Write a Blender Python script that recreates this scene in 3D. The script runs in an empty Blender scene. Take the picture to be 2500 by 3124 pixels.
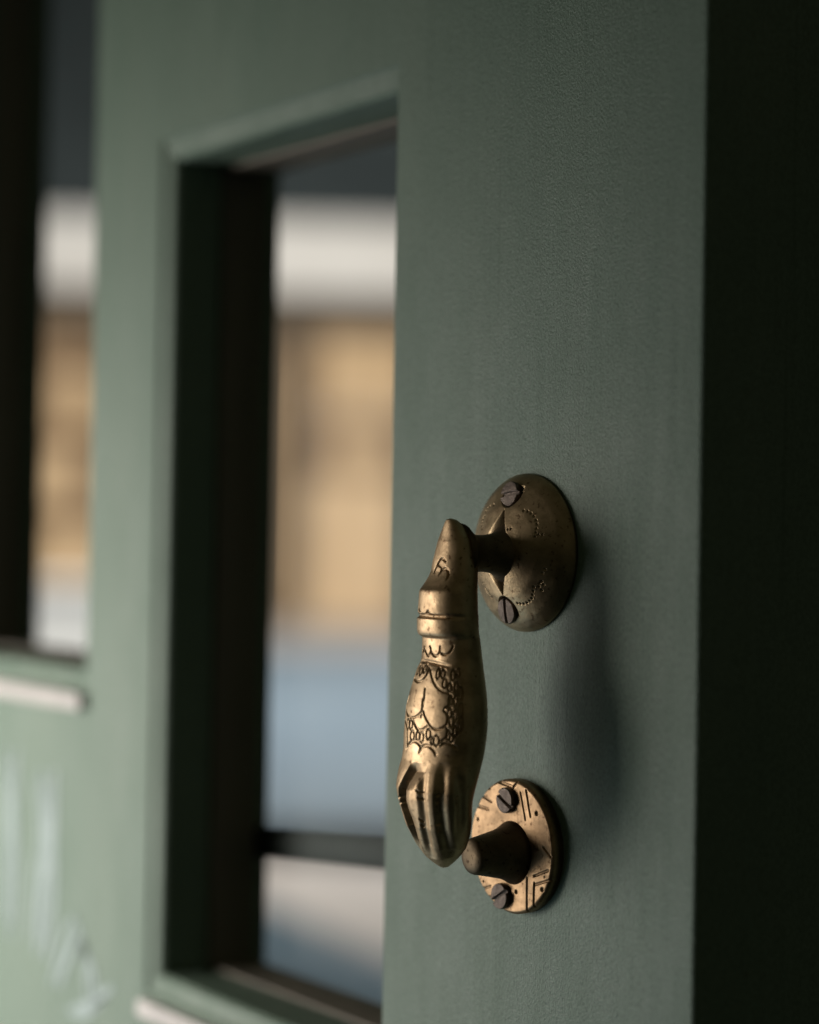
# Brass hand door knocker on a sage-green door with two small windows, street beyond.
import bpy, math, numpy as np
from mathutils import Vector, Matrix

scene = bpy.context.scene
COL = scene.collection
MM = 0.001

# ------------------------------------------------------------------ camera
cam_d = bpy.data.cameras.new("camera")
cam = bpy.data.objects.new("camera", cam_d)
COL.objects.link(cam)
scene.camera = cam
CAM = Vector((0.4711, -0.3752, 0.0934))
ang, pitch, roll = math.radians(35.4), math.radians(0.8), math.radians(1.0)
FW = Vector((-math.cos(ang) * math.cos(pitch), math.sin(ang) * math.cos(pitch), math.sin(pitch)))
r0 = FW.cross(Vector((0, 0, 1))).normalized()
u0 = r0.cross(FW)
RT = r0 * math.cos(roll) + u0 * math.sin(roll)
UP = u0 * math.cos(roll) - r0 * math.sin(roll)
cam.matrix_world = Matrix(((RT.x, UP.x, -FW.x, CAM.x), (RT.y, UP.y, -FW.y, CAM.y),
                           (RT.z, UP.z, -FW.z, CAM.z), (0, 0, 0, 1)))
cam_d.sensor_fit = 'HORIZONTAL'
cam_d.sensor_width = 24.0
cam_d.lens = 57.6
cam_d.clip_start = 0.02
cam_d.clip_end = 300
cam_d.dof.use_dof = True
cam_d.dof.focus_distance = 0.586
cam_d.dof.aperture_fstop = 3.0

# ------------------------------------------------------------------ light
w = bpy.data.worlds.new("World")
scene.world = w
w.use_nodes = True
w.node_tree.nodes["Background"].inputs[0].default_value = (1.0, 1.0, 0.62, 1)
w.node_tree.nodes["Background"].inputs[1].default_value = 0.042

def area(name, loc, target, sx, sy, power, color, spread=180):
    d = bpy.data.lights.new(name, 'AREA')
    d.shape = 'RECTANGLE'
    d.size, d.size_y, d.energy, d.color = sx, sy, power, color
    d.spread = math.radians(spread)
    o = bpy.data.objects.new(name, d)
    COL.objects.link(o)
    o.location = loc
    o.rotation_euler = (Vector(target) - Vector(loc)).to_track_quat('-Z', 'Y').to_euler()
    return o

area("key_light", (-0.655, -0.58, -0.05), (-0.43, 0, -0.10), 0.36, 0.50, 1.75, (1.0, 0.94, 0.84), 80)
area("soft_side_light", (-0.76, -0.48, -0.06), (-0.36, 0, -0.10), 0.46, 0.54, 0.72, (1.0, 0.97, 0.92), 80)  # broad unseen source added beside the key, softens the knocker's shadow
area("low_fill_light", (-1.0, -0.75, -0.95), (-0.20, 0, -0.35), 1.2, 0.9, 0.80, (0.66, 0.88, 1.0), 80)
area("street_daylight", (-11, 7, 10), (-17, 10.8, -1), 10, 10, 3300, (1.0, 0.93, 0.87), 150)

scene.view_settings.view_transform = 'Standard'
scene.view_settings.look = 'None'
scene.view_settings.exposure = 0.0
scene.view_settings.gamma = 1.0
scene.view_settings.use_curve_mapping = False

# ---- measured outlines (mm and degrees)
STROKES = []
for base, offs in (([(-368, -8), (-366, -32), (-364, -60), (-366, -88)], (-6, -1, 5)), ([(-332, -12), (-329, -40), (-331, -65), (-335, -92)], (-8, -2, 3, 9)),
                   ([(-316, -102), (-308, -86), (-297, -75)], (-4, 2)), ([(-296, -76), (-286, -90), (-281, -104)], (-3, 3)), ([(-300, -112), (-284, -108), (-268, -96)], (-2, 4))):
    for k, o_ in enumerate(offs):
        STROKES.append(([(x + o_ + 1.5 * math.sin(z * 0.13 + k), z + 4 * math.sin(o_ * 1.7 + i_)) for i_, (x, z) in enumerate(base)], 3.2 + (k * 1.3) % 2))
LINES = [[(239.5,62.0),(235.5,60.8),(244.0,60.6),(247.0,61.8)],[(248.5,60.8),(256.0,59.6),(261.0,59.4),(265.0,60.0),(267.0,61.2),(264.5,62.0)],[(268.0,60.4),(271.0,59.6),(275.5,59.4),(280.0,59.8),(284.5,61.0),(285.5,62.2)],[(287.5,60.4),(293.0,60.0),(299.0,60.0),(306.0,60.6),(313.0,61.8),(315.5,62.6)],[(232.0,52.2),(250.0,51.6),(260.0,52.0),(265.5,53.0),(268.5,54.4),(269.0,55.8)],[(271.0,55.6),(275.0,53.8),(281.5,52.0),(289.0,50.6),(297.0,49.8),(304.0,49.4)],[(304.5,49.4),(312.5,49.0),(314.5,47.6),(314.0,45.8),(307.0,45.0)],[(222.0,51.2),(222.0,49.4),(232.5,47.4),(226.5,45.0),(231.0,42.8),(242.5,41.4),(255.0,41.0),(263.5,41.6),(269.5,42.8),(271.0,44.2),(271.5,46.4),(270.5,48.4),(270.0,49.8)],[(270.0,46.8),(270.5,44.4),(270.5,41.8)],[(272.5,43.6),(275.5,42.0),(281.0,40.4),(288.0,39.0),(296.5,38.6),(304.5,39.2),(310.5,40.2),(312.5,42.0),(310.0,43.4),(305.5,44.2)],[(222.5,40.0),(239.5,38.4),(245.0,36.2),(247.0,33.0)],[(259.5,40.0),(265.0,38.4),(269.0,37.8),(272.5,38.0),(277.5,38.8),(280.0,39.2)],[(311.5,39.2),(314.0,38.0),(310.0,36.2),(303.5,35.4)],[(257.0,83.8),(262.0,85.6),(267.5,87.0),(272.5,88.0),(284.5,87.2)],[(266.5,86.0),(270.0,85.8),(275.0,85.2)],[(239.5,73.2),(245.5,72.2),(255.0,71.6),(265.5,71.6),(270.0,72.6)],[(270.5,72.4),(275.5,71.4)]]
WIDE = [[(242.5,31.0),(251.5,33.2),(261.5,34.4),(268.5,34.0),(271.5,33.0),(273.0,31.8)],[(270.0,31.0),(273.0,32.8),(279.0,33.6),(286.0,33.4),(293.5,32.2),(298.5,30.8)],[(302.0,33.8),(309.0,34.8),(317.5,34.8),(326.5,34.0),(333.5,33.0)],[(271.0,83.0),(276.0,84.4),(284.0,85.0),(292.5,84.6),(298.0,83.4),(298.5,81.6)]]
OVALS = [(262.0,55.6,4.0,1.3),(253.0,54.8,4.2,1.4),(241.0,55.0,4.5,1.6),(297.5,54.6,4.8,1.3),(303.0,52.0,4.8,1.6),(287.5,54.6,3.5,1.8),(318.0,54.4,5.0,1.6),(315.5,47.0,3.8,1.8),(316.0,43.6,3.5,1.6),(319.5,41.2,4.2,1.6),(326.0,38.4,3.5,1.8),(313.0,50.8,4.0,1.4),(327.5,55.0,3.5,1.3),(333.0,49.0,3.8,2.1),(334.0,44.0,3.8,2.6),(334.5,40.0,3.5,2.1),(325.0,51.0,4.0,1.6),(325.5,43.2,3.0,1.8),(259.0,35.8,4.5,1.6),(268.5,36.0,2.5,1.6),(273.0,35.8,3.0,1.7),(283.0,37.0,3.8,1.7),(296.5,35.4,4.8,1.7),(289.5,35.2,2.5,1.3),(245.5,39.0,4.8,1.8),(254.5,39.0,4.0,1.6),(325.0,47.2,3.2,1.8),(315.0,37.2,3.5,1.6),(321.0,36.4,3.5,1.4)]
KNUCK = [[(276.5,21.0),(281.5,20.2),(286.0,20.2),(290.0,20.6)],[(279.0,18.8),(283.0,18.2),(288.5,18.2)],[(311.0,19.8),(314.5,19.8),(318.5,20.4)],[(311.0,17.4),(314.5,17.8),(318.0,18.6)],[(345.5,19.4),(350.0,19.2),(354.5,19.6)],[(349.5,17.4),(354.0,17.4)],[(276.0,12.4),(279.5,11.6),(282.5,11.2)],[(277.0,10.6),(280.5,9.6)],[(307.0,11.4),(312.5,11.0),(317.5,11.8)],[(307.5,9.0),(311.5,9.2),(315.0,9.8)],[(225.5,16.8),(241.0,17.6)],[(226.5,15.2),(243.5,16.2)]]
GROOVE = [[(269.5,27.8),(266.0,24.8),(261.5,21.2),(260.5,17.6),(258.0,14.4),(259.5,11.4),(262.0,8.8)],[(287.5,28.8),(284.0,26.2),(286.0,22.4),(288.0,16.4),(284.5,9.2),(280.5,3.8),(281.0,0.0)],[(315.0,29.4),(315.5,25.6),(320.0,21.0),(321.5,15.0),(324.0,8.8),(332.0,4.4),(345.5,0.8)],[(335.0,28.4),(348.5,24.0),(358.5,19.0),(360.0,13.8),(358.5,8.6)]]
PLATE_LINES = [(-7.0,20.0,-0.6,19.2,0.5),(2.1,20.7,-1.1,17.7,0.35),(-16.6,15.1,-10.2,13.5,0.4),(-18.4,11.4,-11.7,11.0,0.4),(3.8,17.9,6.4,10.0,0.3),(6.5,18.9,8.9,11.3,0.35),(15.0,3.0,18.6,0.7,0.35),(11.0,-6.0,17.5,-3.4,0.35),(11.6,-8.5,18.2,-6.2,0.35),(7.7,-7.0,7.8,-17.4,0.35),(11.2,-8.1,11.0,-15.3,0.35),(-15.2,-14.2,-9.9,-12.2,0.3),(-12.4,-16.1,-9.8,-15.4,0.3)]
PLATE_DOTS = [(-11.3,17.5,0.51),(11.7,12.6,0.7),(14.8,-9.5,0.74),(2.4,-12.1,0.65),(-16.9,7.3,0.58),(-13.7,-11.4,0.35),(15.7,-5.6,0.28)]
DOME_DOTS = [(-7.8,14.4),(-10.4,13.9),(-11.6,13.4),(-12.5,12.4),(-12.7,10.9),(-13.1,10.1),(-12.9,9.1),(-12.8,8.1),(-11.6,7.0),(7.8,12.6),(9.3,12.4),(10.6,11.8),(11.8,10.9),(12.8,9.7),(13.4,8.6),(13.6,7.2),(13.6,6.0),(13.5,4.8),(4.9,-15.1),(6.0,-15.2),(7.3,-15.2),(8.6,-14.8),(9.8,-14.2),(10.8,-13.4),(11.4,-12.4),(12.0,-11.2),(12.5,-10.0),(-11.5,-7.4),(-11.4,-9.5),(-10.6,-10.9),(-10.1,-11.6),(-9.4,-12.2),(-8.6,-12.9),(-7.8,-13.7),(14.5,5.4),(15.7,5.4),(14.5,-8.9),(15.2,-8.3),(16.7,-4.7),(15.9,-5.9),(14.1,-9.9),(14.7,-10.9),(15.6,-9.3),(3.6,6.9),(4.8,7.1)]
HOLLOW = [(268.0, 28.2), (265.5, 26.2), (257.5, 23.0), (246.5, 19.6), (241.0, 16.6), (241.0, 13.8), (247.5, 8.8), (242.5, 4.0), (234.5, 1.2)]
SECT = [(-2.7,-29.35,1.47,1.23),(-2.13,-29.52,2.28,1.87),(-1.28,-29.72,3.45,2.78),(-0.14,-29.98,4.92,3.86),(1.4,-30.11,6.5,4.96),(3.51,-30.33,8.26,6.16),(6.33,-30.83,9.73,7.05),(9.17,-31.52,11.06,7.79),(11.99,-32.0,11.87,8.13),(14.82,-32.65,12.53,8.35),(17.62,-33.03,13.13,8.64),(20.4,-33.01,13.83,8.98),(23.15,-32.41,14.16,9.08),(25.9,-31.66,14.36,9.09),(28.64,-30.77,14.36,8.98),(31.4,-30.16,14.47,9.1),(35.58,-29.79,14.73,9.35),(39.76,-29.47,14.69,9.42),(43.94,-29.3,14.38,9.31),(48.13,-28.89,13.54,8.85),(52.31,-28.46,12.49,8.24),(55.11,-28.2,11.69,7.77),(57.2,-27.76,10.89,7.27),(58.6,-27.67,10.58,7.08),(60.7,-27.8,10.36,6.95),(63.23,-27.99,10.13,6.82),(64.77,-28.11,10.0,6.75),(65.48,-28.43,10.19,6.89),(66.04,-28.65,10.3,6.97),(66.74,-28.77,10.33,6.99),(68.28,-28.89,10.32,7.0),(69.69,-28.99,10.28,6.99),(70.39,-29.03,10.27,6.99),(70.94,-28.82,10.02,6.83),(71.51,-28.89,10.04,6.85),(72.21,-28.97,10.06,6.87),(73.61,-28.94,9.95,6.81),(75.85,-28.92,9.81,6.74),(77.95,-28.9,9.69,6.67),(78.51,-28.83,9.61,6.63),(79.07,-28.69,9.46,6.53),(80.05,-28.34,9.1,6.31),(81.46,-27.9,8.63,6.03),(82.86,-27.53,8.24,5.79),(84.54,-27.28,7.95,5.64),(87.35,-27.13,7.46,5.37),(90.17,-26.88,6.89,5.03),(92.97,-26.94,6.06,4.49),(94.66,-27.09,5.25,3.93),(96.33,-27.66,4.08,3.08),(97.45,-27.97,3.33,2.53),(98.57,-28.27,2.59,1.98),(99.26,-28.6,1.88,1.45),(99.68,-28.92,1.23,0.95)]

# ------------------------------------------------------------------ helpers
def tag(o, label=None, cat=None, group=None, kind=None):
    for k, v in (("label", label), ("category", cat), ("group", group), ("kind", kind)):
        if v:
            o[k] = v
    return o

def empty(name, loc, label, cat, group=None):
    o = bpy.data.objects.new(name, None)
    COL.objects.link(o)
    o.location = loc
    o.empty_display_size = 0.02
    return tag(o, label, cat, group)

def mesh(name, verts, faces, mat, parent=None, smooth=False):
    """one mesh object; vertices are given in world metres"""
    me = bpy.data.meshes.new(name)
    me.from_pydata([tuple(v) for v in verts], [], [tuple(f) for f in faces])
    me.materials.append(mat)
    if smooth:
        me.polygons.foreach_set("use_smooth", [True] * len(me.polygons))
    me.update()
    o = bpy.data.objects.new(name, me)
    COL.objects.link(o)
    if parent is not None:
        set_parent(o, parent)
    return o

def world_of(o):
    m = Matrix.LocRotScale(o.location, o.rotation_euler, o.scale)
    return world_of(o.parent) @ o.matrix_parent_inverse @ m if o.parent else m

def set_parent(o, p):
    o.parent = p
    o.matrix_parent_inverse = world_of(p).inverted()

BOXF = [(0, 1, 3, 2), (4, 6, 7, 5), (0, 4, 5, 1), (2, 3, 7, 6), (0, 2, 6, 4), (1, 5, 7, 3)]
def boxv(x0, x1, y0, y1, z0, z1):
    return [(x, y, z) for x in (x0, x1) for y in (y0, y1) for z in (z0, z1)]

def bevel(o, width, seg=2):
    m = o.modifiers.new("edge_rounding", 'BEVEL')
    m.width, m.segments, m.limit_method = width, seg, 'ANGLE'
    return o

def box(name, b, mat, parent=None, bev=0):
    o = mesh(name, boxv(*b), BOXF, mat, parent)
    return bevel(o, bev) if bev else o

# ------------------------------------------------------------------ materials
def new_mat(name):
    m = bpy.data.materials.new(name)
    m.use_nodes = True
    nt = m.node_tree
    return m, nt, nt.nodes["Principled BSDF"]

def node(nt, t, **kw):
    n = nt.nodes.new(t)
    for k, v in kw.items():
        if k in n.inputs:
            n.inputs[k].default_value = v
        else:
            setattr(n, k, v)
    return n

def noise(nt, scale, detail=3, rough=0.55, stretch=(1, 1, 1)):
    tc = node(nt, "ShaderNodeTexCoord")
    mp = node(nt, "ShaderNodeMapping", Scale=stretch)
    nz = node(nt, "ShaderNodeTexNoise", Scale=scale, Detail=detail, Roughness=rough)
    nt.links.new(tc.outputs["Object"], mp.inputs[0])
    nt.links.new(mp.outputs[0], nz.inputs["Vector"])
    return nz.outputs["Fac"]

def ramp(nt, fac, stops):
    r = node(nt, "ShaderNodeValToRGB")
    e = r.color_ramp.elements
    while len(e) < len(stops):
        e.new(0.5)
    for i, (p, c) in enumerate(stops):
        e[i].position = p
        e[i].color = (*c, 1) if len(c) == 3 else c
    nt.links.new(fac, r.inputs[0])
    return r.outputs[0]

def bump(nt, fac, dist, strength=1.0, prev=None):
    b = node(nt, "ShaderNodeBump", Strength=strength, Distance=dist)
    nt.links.new(fac, b.inputs["Height"])
    if prev:
        nt.links.new(prev, b.inputs["Normal"])
    return b.outputs[0]

def mixc(nt, fac, a, b, blend='MIX'):
    m = node(nt, "ShaderNodeMix", data_type='RGBA', blend_type=blend)
    for sock, v in ((m.inputs[0], fac), (m.inputs[6], a), (m.inputs[7], b)):
        if isinstance(v, bpy.types.NodeSocket):
            nt.links.new(v, sock)
        else:
            sock.default_value = v if isinstance(v, (int, float)) else (*v, 1)
    return m.outputs[2]

def paint_material():
    m, nt, p = new_mat("sage_green_paint")
    big = ramp(nt, noise(nt, 14, 4, 0.6, (1, 1, 0.35)), [(0.30, (0.120, 0.180, 0.138)), (0.70, (0.158, 0.214, 0.168))])
    streak = ramp(nt, noise(nt, 260, 4, 0.6, (1, 1, 0.02)), [(0.32, (0.955, 0.96, 0.955)), (0.62, (1.01, 1.01, 1.01))])
    c = mixc(nt, 1.0, big, streak, 'MULTIPLY')
    speck = ramp(nt, noise(nt, 1500, 2, 0.6, (1, 1, 0.45)), [(0.33, (0.72, 0.73, 0.72)), (0.62, (1.10, 1.10, 1.10))])
    c = mixc(nt, 1.0, c, speck, 'MULTIPLY')
    line = ramp(nt, noise(nt, 420, 2, 0.5, (1, 1, 0.010)), [(0.27, (0.80, 0.82, 0.80)), (0.34, (1, 1, 1))])
    c = mixc(nt, 1.0, c, line, 'MULTIPLY')
    chip = ramp(nt, noise(nt, 75, 3, 0.5, (1, 1, 0.7)), [(0.235, (1, 1, 1)), (0.25, (0, 0, 0))])
    c = mixc(nt, chip, c, (0.10, 0.12, 0.09))
    nt.links.new(c, p.inputs["Base Color"])
    rg = ramp(nt, noise(nt, 60, 4, 0.6, (1, 1, 0.3)), [(0.3, (0.44,) * 3), (0.7, (0.62,) * 3)])
    nt.links.new(rg, p.inputs["Roughness"])
    p.inputs["Specular IOR Level"].default_value = 0.45
    n1 = bump(nt, noise(nt, 1900, 2, 0.6, (1, 1, 0.6)), 0.00036, 1.0)
    n2 = bump(nt, noise(nt, 520, 4, 0.65, (1, 1, 0.03)), 0.00028, 0.5, n1)
    n3 = bump(nt, noise(nt, 55, 3, 0.5, (1, 1, 0.4)), 0.0009, 0.5, n2)
    nt.links.new(n3, p.inputs["Normal"])
    return m

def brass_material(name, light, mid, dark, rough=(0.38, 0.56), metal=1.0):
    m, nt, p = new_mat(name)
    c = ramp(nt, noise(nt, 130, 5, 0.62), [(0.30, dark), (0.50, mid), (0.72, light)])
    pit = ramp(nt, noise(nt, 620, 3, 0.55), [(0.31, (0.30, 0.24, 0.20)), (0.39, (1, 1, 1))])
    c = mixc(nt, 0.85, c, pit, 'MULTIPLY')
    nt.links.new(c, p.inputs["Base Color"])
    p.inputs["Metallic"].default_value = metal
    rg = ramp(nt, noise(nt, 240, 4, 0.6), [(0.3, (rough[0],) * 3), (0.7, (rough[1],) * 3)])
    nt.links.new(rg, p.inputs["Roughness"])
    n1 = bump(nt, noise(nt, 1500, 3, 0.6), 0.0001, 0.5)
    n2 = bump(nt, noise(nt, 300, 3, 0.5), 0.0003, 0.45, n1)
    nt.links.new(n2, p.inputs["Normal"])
    return m

def simple(name, a, b, scale=8, rough=0.7, bmp=0.0, stretch=(1, 1, 1), metal=0.0):
    m, nt, p = new_mat(name)
    nt.links.new(ramp(nt, noise(nt, scale, 4, 0.6, stretch), [(0.3, a), (0.7, b)]), p.inputs["Base Color"])
    p.inputs["Roughness"].default_value = rough
    p.inputs["Metallic"].default_value = metal
    if bmp:
        nt.links.new(bump(nt, noise(nt, scale * 6, 3, 0.6, stretch), bmp, 0.7), p.inputs["Normal"])
    return m

def glass_material():
    m = bpy.data.materials.new("window_glass")
    m.use_nodes = True
    nt = m.node_tree
    nt.nodes.remove(nt.nodes["Principled BSDF"])
    tr = node(nt, "ShaderNodeBsdfTransparent", Color=(0.95, 0.97, 0.96, 1))
    gl = node(nt, "ShaderNodeBsdfGlossy", Roughness=0.03)
    lw_ = node(nt, "ShaderNodeLayerWeight", Blend=0.5)
    pw = node(nt, "ShaderNodeMath", operation='POWER')
    nt.links.new(lw_.outputs["Facing"], pw.inputs[0])
    pw.inputs[1].default_value = 5.0
    fr = node(nt, "ShaderNodeMath", operation='MULTIPLY_ADD')
    nt.links.new(pw.outputs[0], fr.inputs[0])
    fr.inputs[1].default_value, fr.inputs[2].default_value = 0.12, 0.003
    mx = node(nt, "ShaderNodeMixShader")
    nt.links.new(fr.outputs[0], mx.inputs[0])
    nt.links.new(tr.outputs[0], mx.inputs[1])
    nt.links.new(gl.outputs[0], mx.inputs[2])
    nt.links.new(mx.outputs[0], nt.nodes["Material Output"].inputs[0])
    return m

PAINT = paint_material()
BRASS = brass_material("aged_brass", (0.56, 0.395, 0.24), (0.455, 0.318, 0.19), (0.29, 0.197, 0.114))
BRASS_DULL = brass_material("dull_brass", (0.40, 0.262, 0.15), (0.29, 0.188, 0.106), (0.14, 0.09, 0.05), (0.42, 0.58), 1.0)
BRASS_DARK = brass_material("tarnished_brass", (0.42, 0.31, 0.185), (0.33, 0.24, 0.142), (0.22, 0.155, 0.09), (0.36, 0.52), 1.0)
BRASS_SHADED = brass_material("shaded_brass", (0.20, 0.145, 0.09), (0.13, 0.095, 0.06), (0.07, 0.05, 0.032), (0.5, 0.66), 1.0)  # darker brass: shade on stem and stud put into the colour
RUST = simple("brown_rusted_steel", (0.085, 0.062, 0.050), (0.19, 0.145, 0.12), 500, 0.42, 0.0004, metal=0.7)
TIMBER = simple("dark_brown_timber", (0.11, 0.094, 0.075), (0.15, 0.128, 0.10), 60, 0.6, 0.0002, (1, 1, 0.1))
BEAD_GLINT = simple("painted_bead_glint", (0.40, 0.37, 0.36), (0.56, 0.52, 0.51), 45, 0.4, 0.0002)  # pale colour stands in for the bright reflection on the bead
PALE_MARK = simple("pale_mark", (0.22, 0.29, 0.28), (0.33, 0.39, 0.40), 120, 0.5, 0.0002)  # paler tint for the flat strokes on the door
IRON = simple("dark_green_iron", (0.006, 0.009, 0.008), (0.012, 0.017, 0.015), 200, 0.8)
GLASS = glass_material()

# ------------------------------------------------------------------ ground and street
GZ = -1.25
def sheet(name, pts, z, mat):
    o = mesh(name, [(x, y, z) for x, y in pts], [tuple(range(len(pts)))], mat)
    return tag(o, kind="structure")

ground_mat = simple("shade_tinted_paving", (0.085, 0.15, 0.21), (0.115, 0.185, 0.25), 1.5, 0.75)  # blue tint holds the shade on the near ground
road_mat = simple("shade_tinted_asphalt", (0.10, 0.14, 0.185), (0.135, 0.18, 0.225), 0.35, 0.8)  # street shade painted into the road's blue-grey
pale_mat = simple("painted_sunlit_ground", (0.58, 0.53, 0.52), (0.70, 0.65, 0.63), 1.2, 0.7)  # pale colour painted in for sun on the ground
kerb_mat = simple("dark_kerb_stone", (0.03, 0.04, 0.045), (0.06, 0.07, 0.075), 6, 0.7)
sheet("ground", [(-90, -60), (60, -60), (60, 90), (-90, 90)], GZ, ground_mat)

# street axes: t runs along the street (image right), n points from the building to the door
T = Vector((0.52, 0.854, 0)); NRM = Vector((0.854, -0.52, 0))
def street(s, d, z=0.0):
    """s metres along the street, d metres out from the door towards the building"""
    p = Vector((0.47, -0.38, 0)) + Vector((-0.838, 0.546, 0)) * d + T * s
    return (p.x, p.y, z)
def strip(name, s0, s1, d00, d01, d10, d11, z, mat):
    pts = [street(s0, d00)[:2], street(s1, d01)[:2], street(s1, d11)[:2], street(s0, d10)[:2]]
    return sheet(name, pts, z, mat)
sheet("sunlit_patch", [(-6.75, 3.54), (-4.45, 3.20), (-5.62, 4.62), (-7.15, 3.62)], GZ + 0.006, pale_mat)  # sunlit patch with a slanting edge, laid as a pale sheet
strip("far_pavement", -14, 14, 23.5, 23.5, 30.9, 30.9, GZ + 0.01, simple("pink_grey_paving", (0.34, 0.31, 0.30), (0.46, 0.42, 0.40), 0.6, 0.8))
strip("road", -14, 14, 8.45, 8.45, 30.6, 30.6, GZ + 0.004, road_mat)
kp = [street(-6, 8.2), street(6, 8.3), street(6, 8.45), street(-6, 8.35)]
kv = [(p[0], p[1], z) for z in (GZ - 0.02, GZ + 0.12) for p in kp]
kerb = mesh("kerb", kv, [(0, 3, 2, 1), (4, 5, 6, 7), (0, 1, 5, 4), (1, 2, 6, 5), (2, 3, 7, 6), (3, 0, 4, 7)], kerb_mat)
tag(kerb, kind="structure")

def sbox(name, s0, s1, d0, d1, z0, z1, mat, parent=None):
    v = [street(s, d, z) for s in (s0, s1) for d in (d0, d1) for z in (z0, z1)]
    return mesh(name, v, BOXF, mat, parent)

bld = empty("building", street(0, 31.0, GZ), "tan plastered shopfront with white fascia and dark roof across the street", "building")
tan = simple("tan_plaster", (0.16, 0.10, 0.055), (0.31, 0.205, 0.12), 0.8, 0.85)
pale_tan = simple("pale_ochre_boards", (0.56, 0.38, 0.21), (0.80, 0.58, 0.36), 0.9, 0.7)
brown = simple("brown_pilaster_shade", (0.10, 0.078, 0.055), (0.15, 0.115, 0.08), 1.5, 0.8)  # pilaster brown, also the painted shade below the fascia
white = simple("white_fascia", (0.66, 0.62, 0.59), (0.80, 0.78, 0.76), 0.5, 0.6)
dark = simple("dark_slate", (0.018, 0.026, 0.029), (0.033, 0.045, 0.05), 0.9, 0.8)
sbox("wall", -11, 9, 31.0, 35.0, GZ, 3.9, tan, bld)
sbox("fascia", -11.2, 9.2, 30.55, 34.0, 3.9, 5.02, white, bld)
roof = mesh("roof", [street(-11.6, 30.7, 5.04), street(9.6, 30.7, 5.04), street(9.6, 33.6, 10.2), street(-11.6, 33.6, 10.2),
                     street(-11.6, 36.5, 5.04), street(9.6, 36.5, 5.04)],
            [(0, 1, 2, 3), (3, 2, 5, 4), (0, 3, 4), (1, 5, 2), (0, 4, 5, 1)], dark, bld)
sbox("fascia_shade", -10.6, 8.6, 30.93, 31.05, 3.35, 3.86, brown, bld)  # dark strip standing in for the shade under the fascia
for s0, s1, z0, z1 in ((0.1, 0.9, 1.15, 1.75), (-1.05, -0.9, -0.9, 2.9), (-4.3, -3.7, 1.7, 2.6), (-0.15, 1.25, 2.05, 3.25), (-4.9, -3.9, 0.55, 1.35), (-7.6, -6.2, 2.05, 3.25), (3.4, 4.8, 2.05, 3.25)):
    sbox("shutter", s0, s1, 30.9, 31.04, z0, z1, pale_tan, bld)
sbox("shop_door", -0.35, 1.1, 30.9, 31.04, GZ + 0.02, 1.0, pale_tan, bld)
sbox("pilaster", -0.86, -0.48, 30.88, 31.04, GZ + 0.02, 3.3, brown, bld)
sbox("shop_door", -4.6, -3.5, 30.9, 31.04, GZ + 0.02, 0.2, pale_tan, bld)

lw = empty("low_wall", street(-2.0, 16.0, GZ), "low white masonry wall standing on the road before the shopfront", "wall")
sbox("masonry", -3.0, -1.15, 16.0, 16.35, GZ, -0.36, white, lw)
sbox("coping", -3.05, -1.1, 15.95, 16.4, -0.36, -0.29, white, lw)

# ------------------------------------------------------------------ door
door = empty("door", (-0.345, 0.025, GZ), "sage green painted door with two small staggered windows", "door")
XL, XR, ZB, ZT, TH = -0.77, 0.0805, GZ + 0.0, 0.80, 0.060
# every window: outer rectangle of its chamfer, inner rectangle of its opening
WINS = [((-0.2340, -0.0675, -0.0905, 0.2530), (-0.2265, -0.0715, -0.0820, 0.2440)),
        ((-0.4650, -0.2930, 0.0270, 0.4010), (-0.4575, -0.2970, 0.0355, 0.3920))]
def leaf_mesh():
    v, f = [], []
    def q(*ps):
        i = len(v); v.extend(ps); f.append(tuple(range(i, i + len(ps))))
    R = 0.0016
    xr = XR - R
    xs = sorted({XL, xr, *(o[i] for o, _ in WINS for i in (0, 1))})
    zs = sorted({ZB, ZT, *(o[i] for o, _ in WINS for i in (2, 3))})
    BK = [(n[0] - 0.014, n[1] + 0.014, n[2] - 0.014, n[3] + 0.014) for _, n in WINS]   # wider rebate at the back
    xb = sorted({XL, xr, *(n[i] for n in BK for i in (0, 1))})
    zb = sorted({ZB, ZT, *(n[i] for n in BK for i in (2, 3))})
    def hole(rects, x, z):
        return any(r[0] < x < r[1] and r[2] < z < r[3] for r in rects)
    for gx, gz, rects, y, fl in ((xs, zs, [o for o, _ in WINS], 0.0, 0), (xb, zb, BK, TH, 1)):
        for x0, x1 in zip(gx, gx[1:]):
            for z0, z1 in zip(gz, gz[1:]):
                if not hole(rects, (x0 + x1) / 2, (z0 + z1) / 2):
                    ps = [(x0, y, z0), (x1, y, z0), (x1, y, z1), (x0, y, z1)]
                    q(*(ps[::-1] if fl else ps))
    for (o, n), bk in zip(WINS, BK):
        def ring(r, y):
            return [(r[0], y, r[2]), (r[1], y, r[2]), (r[1], y, r[3]), (r[0], y, r[3])]
        lv = [ring(o, 0.0), ring([(a * 0.86 + b * 0.14) for a, b in zip(o, n)], 0.0012), ring([(a * 0.16 + b * 0.84) for a, b in zip(o, n)], 0.0026), ring(n, 0.0042), ring(n, 0.047), ring(bk, 0.047), ring(bk, TH)]
        for A, B in zip(lv, lv[1:]):
            for i in range(4):
                j = (i + 1) % 4
                q(A[i], A[j], B[j], B[i])
    k = 5
    arc = [(xr + R * math.sin(t), R - R * math.cos(t)) for t in np.linspace(0, math.pi / 2, k)]
    prof = arc + [(XR, TH - R)] + [(xr, TH)]
    for (xa, ya), (xc, yc) in zip(prof, prof[1:]):
        q((xa, ya, ZB), (xc, yc, ZB), (xc, yc, ZT), (xa, ya, ZT))
    q((XL, TH, ZB), (XL, 0, ZB), (XL, 0, ZT), (XL, TH, ZT))
    q((XL, 0, ZT), (xr, 0, ZT), (xr, TH, ZT), (XL, TH, ZT))
    q((XL, TH, ZB), (xr, TH, ZB), (xr, 0, ZB), (XL, 0, ZB))
    return v, f
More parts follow.
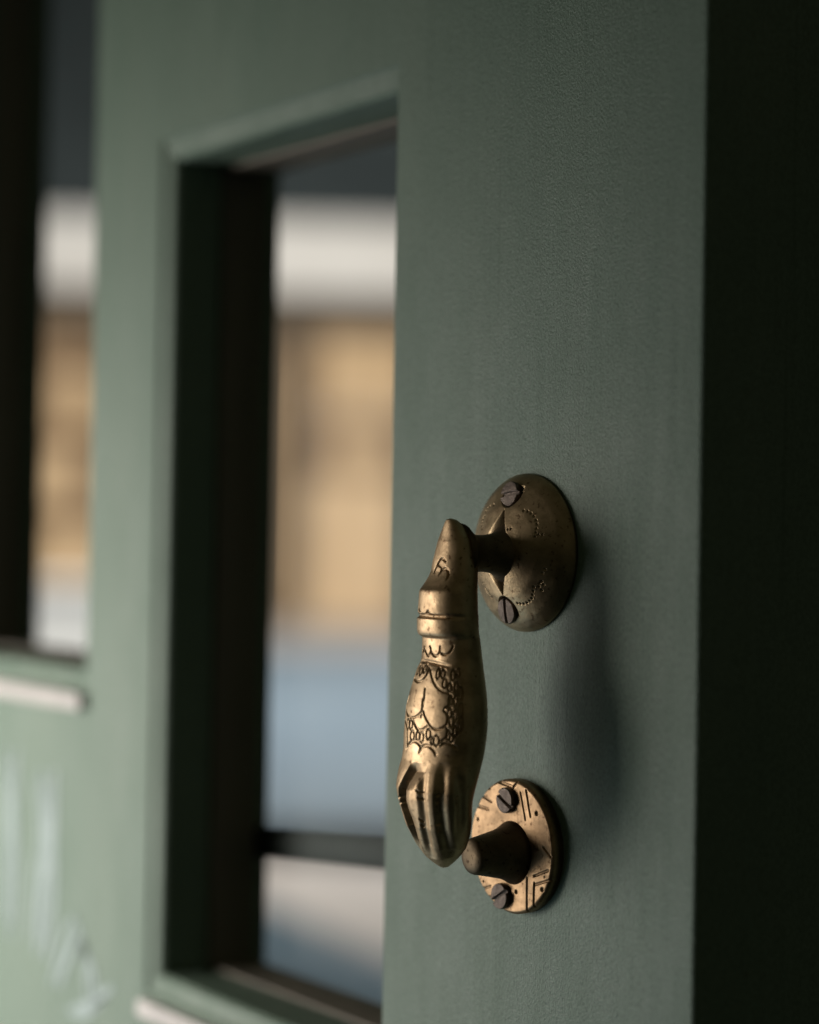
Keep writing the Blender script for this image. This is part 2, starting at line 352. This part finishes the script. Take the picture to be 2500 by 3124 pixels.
leaf = mesh("leaf", *leaf_mesh(), PAINT, door)

for (o, n) in WINS:
    # glazing frame at the back of the opening
    v, f = [], []
    a = (n[0] + 0.0006, n[1] - 0.0006, n[2] + 0.0006, n[3] - 0.0006)
    b = (n[0] + 0.0022, n[1] - 0.0022, n[2] + 0.0022, n[3] - 0.0022)
    def rg(r, y):
        i = len(v)
        v.extend([(r[0], y, r[2]), (r[1], y, r[2]), (r[1], y, r[3]), (r[0], y, r[3])])
        return i
    L = [rg(a, 0.0235), rg(b, 0.0235), rg(b, 0.0440), rg(a, 0.0440)]
    for A, B in zip(L, L[1:] + L[:1]):
        for i in range(4):
            j = (i + 1) % 4
            f.append((A + i, A + j, B + j, B + i))
    fr = mesh("window_frame", v, f, TIMBER, door)
    box("glass_pane", (b[0] - 0.002, b[1] + 0.002, 0.0330, 0.0360, b[2] - 0.002, b[3] + 0.002), GLASS, fr)
    if o[0] > -0.3:
        # crooked iron bar fixed across the back of the glazing
        pa, pb = Vector((n[0] - 0.001, 0.0485, -0.0326)), Vector((n[1] + 0.001, 0.0485, -0.0182))
        rb, ring_ = 0.0072, 14
        v, f = [], []
        for p_ in (pa, pb):
            for k in range(ring_):
                t = 2 * math.pi * k / ring_
                v.append((p_.x, p_.y + rb * 0.55 * math.cos(t), p_.z + rb * math.sin(t)))
        f = [(k, (k + 1) % ring_, ring_ + (k + 1) % ring_, ring_ + k) for k in range(ring_)]
        f += [tuple(range(ring_))[::-1], tuple(range(ring_, 2 * ring_))]
        mesh("iron_bar", v, f, IRON, fr, True)
    # raised bead under the opening, its glint painted pale
    box("sill_bead", (o[0] - 0.001, o[1] + 0.001, -0.0042, 0.001, o[2] - 0.0092, o[2] - 0.0016), BEAD_GLINT, fr, 0.0016)

def stroke(pts, wdt):
    """a flat pale stroke on the door face, following pts (x, z in mm)"""
    pts = [Vector((x, 0, z)) * MM for x, z in pts]
    dense = []
    for i in range(len(pts) - 1):
        p0, p1, p2, p3 = pts[max(i - 1, 0)], pts[i], pts[i + 1], pts[min(i + 2, len(pts) - 1)]
        for k in range(8):
            t = k / 8
            dense.append(0.5 * ((2 * p1) + (p2 - p0) * t + (2 * p0 - 5 * p1 + 4 * p2 - p3) * t * t + (3 * p1 - p0 - 3 * p2 + p3) * t ** 3))
    dense.append(pts[-1])
    v, f = [], []
    m = len(dense)
    for i, p in enumerate(dense):
        d = (dense[min(i + 1, m - 1)] - dense[max(i - 1, 0)]).normalized()
        s = Vector((d.z, 0, -d.x)) * (wdt * MM / 2) * (0.35 + 0.65 * math.sin(math.pi * min(max(i / (m - 1), 0.06), 0.94)) ** 0.4)
        for y in (-0.0005, 0.0005):
            v += [p + s + Vector((0, y, 0)), p - s + Vector((0, y, 0))]
    for i in range(m - 1):
        a, b = i * 4, i * 4 + 4
        f += [(a, b, b + 1, a + 1), (a + 2, a + 3, b + 3, b + 2), (a, a + 2, b + 2, b), (a + 1, b + 1, b + 3, a + 3)]
    f += [(0, 1, 3, 2), (m * 4 - 4, m * 4 - 2, m * 4 - 1, m * 4 - 3)]
    return mesh("pale_stroke", v, f, PALE_MARK, door)
for pts, wd in STROKES:
    stroke(pts, wd)

# ------------------------------------------------------------------ brass work
def seg_dist(P, a, b):
    d = b - a
    L2 = (d * d).sum() + 1e-12
    t = np.clip(((P - a) @ d) / L2, 0, 1)
    return np.sqrt(((P - (a + t[:, None] * d)) ** 2).sum(1)), t

def carve(P, disp, pts, hw, depth, soft, taper=False):
    """press a groove along the polyline pts into disp (mm, negative = inwards)"""
    pts = np.asarray(pts, float)
    lo, hi = pts.min(0) - hw * 1.5, pts.max(0) + hw * 1.5
    idx = np.where(np.all((P > lo) & (P < hi), axis=1))[0]
    if not len(idx):
        return
    Q = P[idx]
    best = np.full(len(idx), 1e9); par = np.zeros(len(idx))
    ln = np.r_[0, np.cumsum(np.sqrt(((pts[1:] - pts[:-1]) ** 2).sum(1)))]
    for i in range(len(pts) - 1):
        d, t = seg_dist(Q, pts[i], pts[i + 1])
        m = d < best
        best[m] = d[m]; par[m] = (ln[i] + t * (ln[i + 1] - ln[i]))[m]
    u = np.clip(1 - best / hw, 0, 1)
    prof = (0.5 - 0.5 * np.cos(np.pi * u)) if soft else np.minimum(u * 1.6, 1.0)
    if taper:
        s = par / ln[-1]
        prof = prof * np.clip(s * 5, 0, 1) ** 0.8 * np.clip((1 - s) * 6, 0, 1) ** 0.8
    disp[idx] = np.minimum(disp[idx], -depth * prof) if not soft else disp[idx] - depth * prof

def smooth_path(pts, k=6):
    pts = np.asarray(pts, float)
    out = []
    n = len(pts)
    for i in range(n - 1):
        p0, p1, p2, p3 = pts[max(i - 1, 0)], pts[i], pts[i + 1], pts[min(i + 2, n - 1)]
        for j in range(k):
            t = j / k
            out.append(0.5 * (2 * p1 + (p2 - p0) * t + (2 * p0 - 5 * p1 + 4 * p2 - p3) * t * t + (3 * p1 - p0 - 3 * p2 + p3) * t ** 3))
    out.append(pts[-1])
    return np.array(out)

# ---- the hand: lofted sections (z, centre y, half width x, half depth y in mm), then chased
HX, EXPO = 5.0, 2.4
ST = np.array(SECT)
zf = np.arange(ST[0, 0], ST[-1, 0] + 0.001, 0.2)
def smoothed(col):
    y = np.interp(zf, ST[:, 0], col)
    k = np.exp(-np.linspace(-2, 2, 5) ** 2); k /= k.sum()
    s = np.convolve(np.pad(y, 2, mode='edge'), k, mode='valid')
    s[:3], s[-3:] = y[:3], y[-3:]
    return s
CY, AA, BB = smoothed(ST[:, 1]), smoothed(ST[:, 2]), smoothed(ST[:, 3])
collar = np.interp(zf, [64.6, 65.3, 70.2, 70.8, 71.3, 71.9, 78.6, 79.6, 84], [0, 0.55, 0.5, 0.15, 0.15, 0.5, 0.5, 0.35, 0])
CY, BB = CY - collar, BB + collar          # the two bands stand proud on the outer side
def hand_pt(th, z):
    c, s = np.cos(th), np.sin(th)
    cy, a, b = np.interp(z, zf, CY), np.interp(z, zf, AA), np.interp(z, zf, BB)
    return np.stack([HX + a * np.sign(c) * np.abs(c) ** (2 / EXPO),
                     cy + b * np.sign(s) * np.abs(s) ** (2 / EXPO), z + 0 * th], -1)
def hand_path(pts, k=6):
    q = smooth_path(pts, k)
    return hand_pt(np.radians(q[:, 0]), q[:, 1])

def build_hand(parent):
    # more columns where the chasing is (outward side and both flanks)
    NT = 400
    w = np.linspace(0, 1, 4001)
    deg = w * 360
    dens = 1 + 1.6 * np.exp(-((deg - 285) / 62) ** 4)
    cum = np.cumsum(dens); cum = (cum - cum[0]) / (cum[-1] - cum[0])
    th = np.radians(np.interp(np.arange(NT) / NT, cum, deg))
    TT, ZZ = np.meshgrid(th, zf)
    B = hand_pt(TT, ZZ)
    du = np.roll(B, -1, 1) - np.roll(B, 1, 1)
    dv = np.gradient(B, axis=0)
    N = np.cross(du, dv)
    N /= np.linalg.norm(N, axis=2, keepdims=True) + 1e-9
    P = B.reshape(-1, 3)
    soft = np.zeros(len(P))
    for pts, hw, dp in zip(GROOVE[1:], (2.5, 2.8, 2.6), (1.0, 1.2, 0.7)):
        carve(P, soft, hand_path(pts), hw, dp, True, True)
    # hollow beside the outermost finger: steep on the outer side, rising towards the next finger
    hp = np.array(HOLLOW)[::-1]
    z1, t1 = ZZ.ravel(), np.degrees(TT.ravel())
    tp = np.interp(z1, hp[:, 1], hp[:, 0])
    arc = np.radians(t1 - tp) * (0.5 * (np.interp(z1, zf, AA) + np.interp(z1, zf, BB)))
    deep = 2.4 * np.clip((hp[-1, 1] + 0.3 - z1) / 2.2, 0, 1) * np.clip((z1 - hp[0, 1]) / 9.0, 0, 1) ** 0.7
    side = np.where(arc < 0, np.clip(1 + arc / 1.3, 0, 1), np.clip(1 - arc / np.interp(z1, [3, 12, 27], [2.8, 5.0, 4.2]), 0, 1) ** 1.2)
    soft -= deep * side * (np.abs(arc) < 12)
    # shallow scoop under the cuff and valley between the two bands
    carve(P, soft, hand_path([(235, 57.6), (262, 57.6), (285, 57.2), (312, 56.6)]), 0.9, 0.55, True, True)
    carve(P, soft, hand_path([(228, 71.2), (255, 71.0), (285, 71.0), (305, 71.0)]), 0.7, 0.5, True, True)
    cut = np.zeros(len(P))
    for pts in LINES:
        carve(P, cut, hand_path(pts), 0.42, 0.55, False)
    for pts in WIDE:
        carve(P, cut, hand_path(pts), 0.55, 0.6, False, True)
    for pts in KNUCK:
        carve(P, cut, hand_path(pts), 0.45, 0.5, False, True)
    for tc_, zc, dt, dz in OVALS:
        a = np.linspace(0, 2 * np.pi, 15)
        carve(P, cut, hand_pt(np.radians(tc_ + dt * 0.9 * np.cos(a)), zc + dz * 0.9 * np.sin(a)), 0.36, 0.50, False)
    env = np.clip((ZZ.ravel() - zf[0]) / 1.0, 0, 1)
    Vx = P + N.reshape(-1, 3) * ((soft + cut) * env)[:, None]
    NZ = len(zf)
    i = np.arange(NZ - 1)[:, None] * NT + np.arange(NT)[None, :]
    j = np.arange(NZ - 1)[:, None] * NT + (np.arange(NT)[None, :] + 1) % NT
    quads = np.stack([i, j, j + NT, i + NT], -1).reshape(-1, 4)
    top = P[-NT:].mean(0) + [0, 0, 0.35]; bot = P[:NT].mean(0) - [0, 0, 0.4]
    Vx = np.vstack([Vx, top, bot]) * MM
    nt_ = len(P); last = (NZ - 1) * NT
    tris = [(last + k, last + (k + 1) % NT, nt_) for k in range(NT)] + [((k + 1) % NT, k, nt_ + 1) for k in range(NT)]
    return mesh("hand", Vx.tolist(), quads.tolist() + tris, BRASS, parent, True)

def disc(name, R, height, mat, parent, cx, cz, y0, nr, na, rot=None):
    """round fitting standing out from y0 towards -y; height(x, z) in mm over the disc"""
    r = np.linspace(0, R, nr + 1)[1:]
    a = np.linspace(0, 2 * np.pi, na, endpoint=False)
    X = (r[:, None] * np.cos(a)).ravel(); Z = (r[:, None] * np.sin(a)).ravel()
    X = np.r_[0, X]; Z = np.r_[0, Z]
    H = height(X, Z)
    Hs = 0 * a[:] - 0.0
    V = np.stack([X, -H, Z], -1)
    V = np.vstack([V, np.stack([R * np.cos(a), -Hs, R * np.sin(a)], -1), [[0, 0, 0]]])
    if rot is not None:
        V = V @ np.array(rot.to_3x3()).T
    V = V * MM + np.array([cx * MM, y0 * MM, cz * MM])
    f = [(0, 1 + k, 1 + (k + 1) % na) for k in range(na)]
    for q in range(nr):
        b0, b1 = 1 + q * na, 1 + (q + 1) * na
        f += [(b0 + k, b1 + k, b1 + (k + 1) % na, b0 + (k + 1) % na) for k in range(na)]
    c = len(V) - 1; b1 = 1 + nr * na
    f += [(b1 + k, c, b1 + (k + 1) % na) for k in range(na)]
    return mesh(name, V.tolist(), f, mat, parent, True)

def lathe_y(name, prof, mat, parent, cx, cz, na=96, lump=None):
    """turned piece along the door normal; prof = (y, radius) in mm"""
    a = np.linspace(0, 2 * np.pi, na, endpoint=False)
    v, f = [], []
    for y, r in prof:
        for t in a:
            v.append(((cx + r * math.cos(t)) * MM, y * MM, (cz + r * math.sin(t)) * MM))
    for i in range(len(prof) - 1):
        for k in range(na):
            l = (k + 1) % na
            f.append((i * na + k, i * na + l, (i + 1) * na + l, (i + 1) * na + k))
    f.append(tuple(range(na))[::-1])
    f.append(tuple((len(prof) - 1) * na + k for k in range(na)))
    return mesh(name, v, f, mat, parent, True)

def screw(parent, cx, cz, y0, slot_deg, R=4.0, thick=1.5, tilt=None, domed=0.35):
    c, s = math.cos(math.radians(slot_deg)), math.sin(math.radians(slot_deg))
    def h(X, Z):
        r = np.hypot(X, Z)
        H = thick + domed * (1 - (r / R) ** 2) - 0.5 * np.clip((r - R * 0.93) / (R * 0.07), 0, 1) ** 2
        d = np.abs(-s * X + c * Z)
        return H - 1.0 * np.clip((0.62 - d) / 0.10, 0, 1)
    return disc("screw", R, h, RUST, parent, cx, cz, y0, 48, 128, tilt)

knocker = empty("door_knocker", (0.005, 0.0, 0.090), "brass hand shaped door knocker hanging from a domed round plate", "door knocker")
DP = np.array([(0, 11.5), (6, 11.0), (10, 9.7), (14, 8.2), (18, 6.1), (21, 4.4), (22.6, 3.0), (23.5, 1.9), (24, 0.9)])
DPX = np.linspace(0, 24, 241)
_k = np.exp(-np.linspace(-2, 2, 25) ** 2); _k /= _k.sum()
_y = np.interp(DPX, DP[:, 0], DP[:, 1])
DPY = np.convolve(np.pad(_y, 12, mode='reflect', reflect_type='odd'), _k, mode='valid')
def dome_h(X, Z):
    r = np.hypot(X, Z)
    H = np.interp(r, DPX, DPY)
    for sg in (1, -1):        # cleft between two lobes, above and below the stem
        zz = Z * sg
        k = np.clip((13.2 - zz) / 7.5, 0, 1) * (zz > 0)
        x = X + 0.4
        prof = np.where(x < 0, 1 + x / (5.6 * k + 0.05), 1 - x / (4.2 * k + 0.05))
        H = H - 3.4 * k ** 0.8 * np.clip(prof, 0, 1) ** 1.5
    r1 = np.hypot(X - 0.3, Z - 18.3)          # drilled seat of the upper screw
    H = np.where(r1 < 4.8, np.minimum(H, 4.6 + np.clip((r1 - 4.5) / 0.3, 0, 1) * 5), H)
    r2 = np.hypot(X + 0.5, Z + 17.6)
    H = np.where(r2 < 4.5, np.minimum(H, 5.2 + np.clip((r2 - 4.2) / 0.3, 0, 1) * 5), H)
    for dx, dz in DOME_DOTS:
        d = np.hypot(X - dx, Z - dz)
        H = H - 0.55 * np.clip(1.25 * (1 - d / 0.42), 0, 1)
    return H
plate = disc("mounting_plate", 24.0, dome_h, BRASS_DARK, knocker, 5.0, 90.0, 0.0, 130, 560)
screw(plate, 4.1, 107.4, -5.2, 8, tilt=Matrix.Rotation(math.radians(-12), 4, 'X'))
screw(plate, 3.9, 72.5, -5.4, 86, tilt=Matrix.Rotation(math.radians(12), 4, 'X'))
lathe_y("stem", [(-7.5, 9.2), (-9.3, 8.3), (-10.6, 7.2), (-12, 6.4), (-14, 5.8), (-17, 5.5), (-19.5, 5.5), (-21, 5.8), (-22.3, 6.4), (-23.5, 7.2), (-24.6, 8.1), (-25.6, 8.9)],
        BRASS_SHADED, knocker, 5.0, 89.6)
build_hand(knocker)

strike = empty("strike_plate", (0.0045, 0.0, 0.0012), "flat round brass strike plate with engraved lines and a stud below the hand", "strike plate")
def plate_h(X, Z):
    r = np.hypot(X, Z)
    H = 4.0 - 0.9 * np.clip((r - 19.2) / 1.0, 0, 1) ** 2 + 0.12 * np.sin(X * 0.35 + 1) * np.cos(Z * 0.28)
    P = np.stack([X, Z], -1)
    cut = np.zeros(len(X))
    for x0, z0, x1, z1, wd in PLATE_LINES:
        carve(P, cut, [(x0 + 0.5, z0 - 1.2), (x1 + 0.5, z1 - 1.2)], wd * 1.15, 0.5, False)
    for dx, dz, rr in PLATE_DOTS:
        d = np.hypot(X - dx - 0.5, Z - dz + 1.2)
        cut = np.minimum(cut, -0.6 * np.clip(1.5 * (1 - d / (rr * 1.15)), 0, 1))
    return H + cut
sp = disc("plate", 20.2, plate_h, BRASS_DULL, strike, 4.5, 1.2, 0.0, 110, 520)
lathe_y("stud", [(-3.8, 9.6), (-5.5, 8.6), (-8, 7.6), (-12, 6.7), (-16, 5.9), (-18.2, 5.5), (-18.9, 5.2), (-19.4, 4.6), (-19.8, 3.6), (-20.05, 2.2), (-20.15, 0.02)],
        BRASS_SHADED, strike, 5.0, -0.6)
screw(sp, 3.1, 15.0, -3.9, -28, 3.9, 1.9, domed=0.25)
screw(sp, 1.3, -14.2, -3.9, 32, 3.9, 1.9, domed=0.25)
